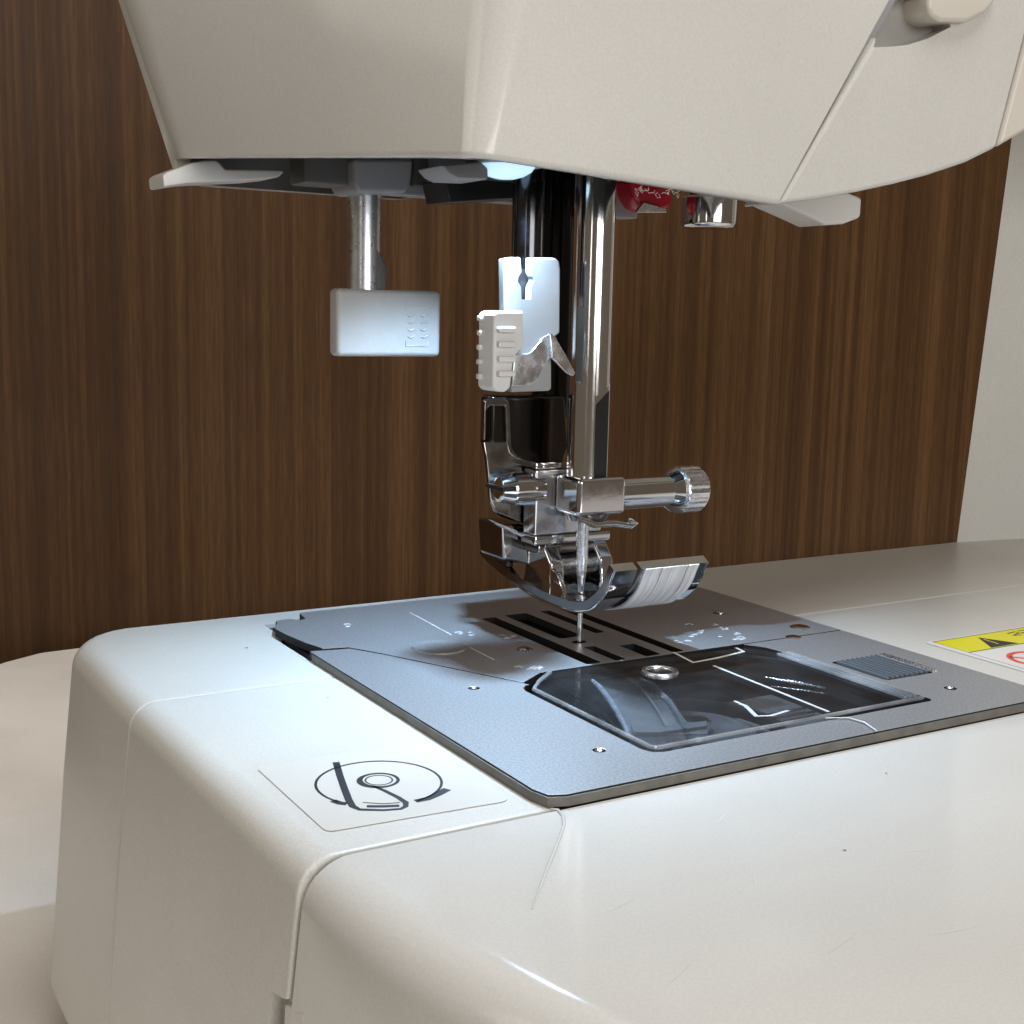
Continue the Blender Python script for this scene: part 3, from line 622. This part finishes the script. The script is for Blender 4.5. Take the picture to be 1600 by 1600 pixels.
scr = lathe("holder_screw", M_chrome, hol, (sp.x+.6, 6.0, sp.z), (-1, 0, 0), [(0, 3.1), (5.6, 3.1), (6.2, 2.9), (8.2, 2.2), (8.8, 1.0)], 36)
box("screw_groove", M_black, scr, sp.x-8.6, sp.x-5.8, 2.6, 9.0, sp.z+.1, sp.z+.9, bevel=.1)
AY = 3.6
def ap(px, py): p = on(px, py, y=AY); return p
a0 = ap(838, 735); a1 = ap(838, 838)
ank = box("foot_ankle", mat("satin_chrome", (.66, .67, .70), .22, 1, rvar=.05, vscale=200), SM, a0.x, a0.x+14.5, AY, AY+4.2, a1.z, a0.z, bevel=.45)
box("ankle_top", M_chrome, ank, a0.x+.2, a0.x+6, AY+.4, AY+6, a0.z+.05, a0.z+1.3, bevel=.3)
box("ankle_step", M_chrome, ank, a0.x+.3, a0.x+16.8, AY+.3, AY+5.4, a1.z-1.9, a1.z-.05, bevel=.4)
box("ankle_step", M_dchrome, ank, a0.x+1.4, a0.x+13.4, AY+.8, AY+6.0, a1.z-3.7, a1.z-1.95, bevel=.4)
prism("ankle_side", M_dchrome, ank, [(a0.x-3.4, AY+6, a1.z+1.4), (a0.x+2.4, AY+6, a1.z+1.0), (a0.x+2.6, AY+6, a1.z-6.5), (a0.x-2.8, AY+6, a1.z-5.2)], (0, 9, 0), bevel=.5)

# presser foot: curled sole with two toes, bracket and cross pin
prof = [(23.4, 13.1), (21.4, 12.2), (17.0, 11.0), (11.0, 9.7), (4.1, 8.65), (-1.5, 8.3), (-6.6, 8.3), (-9.4, 8.45), (-11.6, 8.8), (-14.2, 9.6), (-16.4, 10.9), (-18.0, 12.2), (-19.2, 13.5), (-20.2, 15.0), (-20.9, 16.5), (-21.6, 17.7)]
def spline(P, n=4):
    P = [Vector(p) for p in P]; out = []
    for i in range(len(P)-1):
        a, b, c_, d = P[max(i-1, 0)], P[i], P[i+1], P[min(i+2, len(P)-1)]
        for j in range(n):
            t_ = j/n; out.append(tuple(.5*((2*b)+(c_-a)*t_+(2*a-5*b+4*c_-d)*t_*t_+(3*b-a-3*c_+d)*t_**3)))
    return out+[tuple(P[-1])]
prof = spline(prof, 4)
def sole_sheet(name, m, xs, skip=lambda x, y: False, th=1.8, parent=None, P=prof):
    bm = nb(); N = len(P); up = []
    for i in range(N):
        a = Vector(P[max(i-1, 0)]); b = Vector(P[min(i+1, N-1)]); d = (b-a).normalized(); up.append(Vector((d.y, -d.x)))
    lo = [[bm.verts.new((x, P[i][0], P[i][1])) for x in xs] for i in range(N)]
    hi = [[bm.verts.new((x, P[i][0]+up[i].x*th, P[i][1]+up[i].y*th)) for x in xs] for i in range(N)]
    keep = set()
    for i in range(N-1):
        for j in range(len(xs)-1):
            if not skip((xs[j]+xs[j+1])/2, (P[i][0]+P[i+1][0])/2): keep.add((i, j))
    for i, j in keep:
        bm.faces.new((lo[i][j], lo[i][j+1], lo[i+1][j+1], lo[i+1][j])); bm.faces.new((hi[i][j], hi[i+1][j], hi[i+1][j+1], hi[i][j+1]))
        for (di, dj), (p, q) in (((-1, 0), ((i, j), (i, j+1))), ((1, 0), ((i+1, j+1), (i+1, j))), ((0, -1), ((i+1, j), (i, j))), ((0, 1), ((i, j+1), (i+1, j+1)))):
            if (i+di, j+dj) not in keep: bm.faces.new((lo[p[0]][p[1]], lo[q[0]][q[1]], hi[q[0]][q[1]], hi[p[0]][p[1]]))
    for v in [v for v in bm.verts if not v.link_faces]: bm.verts.remove(v)
    for f in bm.faces:
        if all(abs(v.co.x-xs[0]) < 1e-4 for v in f.verts): f.material_index = 1
    o = fin(name, bm, m, parent, 40); o.data.materials.append(M_dchrome if m == M_chrome else m); return o  # left side faces darker: a dark reflection put into their colour
foot = bpy.data.objects.new("presser_foot", None)
bpy.data.objects.remove(foot)
sole = sole_sheet("presser_foot", M_chrome, [-8, -4.4, -3.4, -2.6, 3.6, 8.2, 11.5], lambda x, y: (-3.4 < x < -2.6 and y < -3) or (-4.4 < x < 3.6 and -3 < y < 3), parent=SM)
tube("sole_rim", M_chrome, sole, [(-8.02, y, z+.1) for y, z in prof[12:]], .24, 6)
# brushed underside of the broad right toe
strip = [(y, z-.05) for y, z in prof[28:]]
for k, (xa, xb) in enumerate(((-1.8, 1.6), (1.75, 4.2), (4.35, 7.0), (7.15, 9.4))):
    sole_sheet("toe_ridge", M_toe, [xa, xb], th=-.16-.06*(k % 2), parent=sole, P=[(y, z) for y, z in strip[1:]])
def fp_(px, py, y): return on(px, py, y=y)
br0 = fp_(848, 866, 4.5)
bx0, bx1 = -5.4, 8.4
prism("foot_ear", M_chrome, sole, [(bx0, 1.5, 9.6), (bx0, 11, 10.8), (bx0, 11, 15.0), (bx0, 8.4, 17.6), (bx0, 4.6, 17.6), (bx0, 2.0, 14.6)], (3.0, 0, 0), bevel=.5, seg=3)
prism("foot_ear", M_chrome, sole, [(bx1-3.0, 1.5, 9.8), (bx1-3.0, 11, 10.8), (bx1-3.0, 11, 15.0), (bx1-3.0, 8.4, 17.6), (bx1-3.0, 4.6, 17.6), (bx1-3.0, 2.0, 14.6)], (3.0, 0, 0), bevel=.5, seg=3)
lathe("foot_pin", M_bright, sole, (bx0+.5, 5.6, 13.6), (1, 0, 0), [(0, 1.3), (bx1-bx0-1, 1.3)], 20)
box("foot_bridge", M_chrome, sole, bx0+2.8, bx1-2.8, 8, 11.4, 10.4, 16.6, bevel=.4)
prism("foot_heel", M_dchrome, sole, [(-7.6, 13.0, 11.4), (-7.6, 23.0, 14.3), (-7.6, 23.0, 15.6), (-7.6, 19.4, 15.4), (-7.6, 15.0, 13.2)], (2.4, 0, 0), bevel=.3)
prism("foot_wall", M_chrome, sole, [(-5.4, -2.6, 9.6), (-5.4, 2.0, 9.9), (-5.4, 2.0, 13.8), (-5.4, .2, 13.2), (-5.4, -1.6, 11.2)], (1.0, 0, 0), bevel=.25)

# buttonhole lever
VY = 25.0
def vp(px, py): return on(px, py, y=VY)
v0 = vp(527, 557); v1 = vp(690, 455)
M_lever = mat("lever_plastic", (.44, .435, .425), .4, var=.05, vscale=300, bump=.2, bscale=1500)
lev = box("buttonhole_lever", M_lever, SM, v0.x, v1.x, VY, VY+4.0, v0.z, v1.z, bevel=.9, seg=3)
rc0 = vp(568, 455)
lathe("lever_rod", M_rod, lev, (rc0.x+1.6, VY+3.5, v1.z-1), (0, 0, 1), [(0, 3.1), (30, 3.1)], 36)
prism("lever_rivet", M_dgrey, lev, [(rc0.x+2.6, VY+.6, v1.z-.2), (rc0.x+4.8, VY+.6, v1.z-.2), (rc0.x+5.0, VY+.6, v1.z+3.8), (rc0.x+4.2, VY+.6, v1.z+5.4), (rc0.x+2.6, VY+.6, v1.z+7.8)], (0, 2.2, 0), bevel=.4)
def mark(pts, w=.22):
    bm = nb(); a_tube(bm, [(vp(*q).x, VY-.02, vp(*q).z) for q in pts], w/2, 6); fin("moulded_mark", bm, M_film, lev, 60)
mark([(634, 475), (634, 482), (668, 482), (670, 474)]); mark([(634, 533), (634, 541), (668, 541), (669, 533)])
for k in range(4):
    y = 492+k*11
    mark([(637, y), (641, y+3), (647, y)], .3); mark([(657, y+1), (662, y+3), (668, y-1)], .3)
cg = [vp(*q) for q in ((539, 250), (634, 250), (630, 290), (622, 304), (548, 304), (541, 290))]
prism("lever_socket", M_grey, SM, [(p.x, VY-3.5, p.z) for p in cg], (0, 11, 0), bevel=1.2, seg=3)
p = vp(505, 275); box("socket_flange", M_dgrey, SM, p.x-4, p.x+6, VY-1, VY+6, p.z-1.5, p.z+6, bevel=.6)
p = vp(655, 275); box("socket_flange", M_dgrey, SM, p.x-1.5, p.x+1.5, VY-1, VY+6, p.z-2.0, p.z+6, bevel=.6)

# threader lever at the left and presser lifter at the right
QY = 31.0
tl = [on(*q, y=QY) for q in ((254, 273), (262, 268), (300, 254), (318, 251), (338, 250), (346, 257), (352, 264), (400, 265), (438, 266), (445, 268), (436, 277), (398, 281), (330, 284), (296, 286), (256, 292))]
prism("threader_lever", M_white, SM, [(p.x, QY, p.z) for p in tl], (0, 9, 0), bevel=.5, seg=2)
RY = 14.0
rl_ = [on(*q, y=RY) for q in ((1180, 296), (1290, 292), (1330, 302), (1348, 309), (1346, 340), (1320, 350), (1292, 352), (1262, 338), (1226, 322))]
prism("presser_lifter", M_white, SM, [(p.x, RY, p.z) for p in rl_], (0, 9, 0), bevel=.8, seg=3)

# red button, thread cutter cap and lint below the right of the head
rp = [on(*q, y=4) for q in ((986, 280), (1050, 286), (1053, 314), (1046, 326), (1026, 331), (1004, 326), (992, 310))]
red = prism("red_catch", M_redp, SM, [(p.x, 4, p.z) for p in rp], (0, 7, 0), bevel=.9, seg=3)
p = on(1020, 326, y=3.4); prism("catch_clip", M_bright, red, [(p.x-3.6, 3.3, p.z-.9), (p.x+3.2, 3.3, p.z-.5), (p.x+3.0, 3.3, p.z+.1), (p.x-2.2, 3.3, p.z+1.0)], (0, 1.1, 0), bevel=.15)
p = on(970, 318, y=9); box("catch_mount", M_grey, SM, p.x-3, p.x+4, 9, 14, p.z-2.5, p.z+8, bevel=.3)
q0 = on(1106, 357, y=5)
lathe("chrome_cap_screw", M_chrome, SM, (q0.x, 5, q0.z), (0, 0, 1), [(0, 4.4), (.3, 4.9), (.9, 5.2), (5.4, 5.2), (5.8, 4.6), (14, 4.4)], 40)
box("under_shelf", M_dgrey, SM, 8, 20, -20, 20, 83.5, 85, bevel=.4)
bm = nb(); rr = random.Random(5)
for k in range(14):
    px = rr.uniform(984, 1062); py = 296+(px-984)*.13+rr.uniform(-5, 3); p = on(px, py, y=-36.0)
    pts = [Vector((p.x, -36.2, p.z))]
    for _ in range(4): pts.append(pts[-1]+Vector((rr.uniform(-.6, .6), rr.uniform(-.25, .15), rr.uniform(-.65, .55))))
    a_tube(bm, pts, .022, 4)
lint = fin("lint", bm, M_lint, SM, 60); lint["kind"] = "stuff"

# thin ridge traced on the glossy front bed, film scrap, and dust
rg = [on(px, py, z=BZ) for px, py in ((860, 1264), (872, 1266), (880, 1275), (881, 1290), (872, 1315), (862, 1340), (852, 1365), (842, 1392), (831, 1420))]
bm = nb(); a_tube(bm, [(p.x, p.y, BZ+.02) for p in rg], [.1, .2, .24, .22, .18, .2, .18, .14, .06], 8); fin("thin_ridge", bm, M_gloss, SM, 60)
for px, py, r_ in ((1320, 1328, .26), (385, 1012, .3), (512, 1090, .2), (1385, 1208, .16)):
    p = on(px, py, z=BZ); flat("dust_speck", M_dirt, SM, [(p.x+r_*rng.uniform(.5, 1.2)*math.cos(a_), p.y+r_*rng.uniform(.5, 1.2)*math.sin(a_)) for a_ in (0, 1, 2, 3, 4, 5.2)], BZ+.004, .02)

# hairline scuffs in the glossy front bed and the head
M_scuff = mat("scuffed_plastic", (0.70, 0.69, 0.66), 0.45)
rs = random.Random(11)
for px, py in ((930, 1430), (1180, 1390), (1290, 1490), (1450, 1460), (1040, 1540), (1390, 1330), (1500, 1250), (1120, 1285)):
    p = on(px, py, z=BZ); a_ = rs.uniform(-.6, .9); l_ = rs.uniform(3, 9)
    ribbon("scuff", M_scuff, bed_f, [(p.x+l_*t_*math.cos(a_+.15*t_), p.y+l_*t_*math.sin(a_+.15*t_)) for t_ in (0, .33, .66, 1)], [.02, .06, .05, .02], BZ+.003, .004)
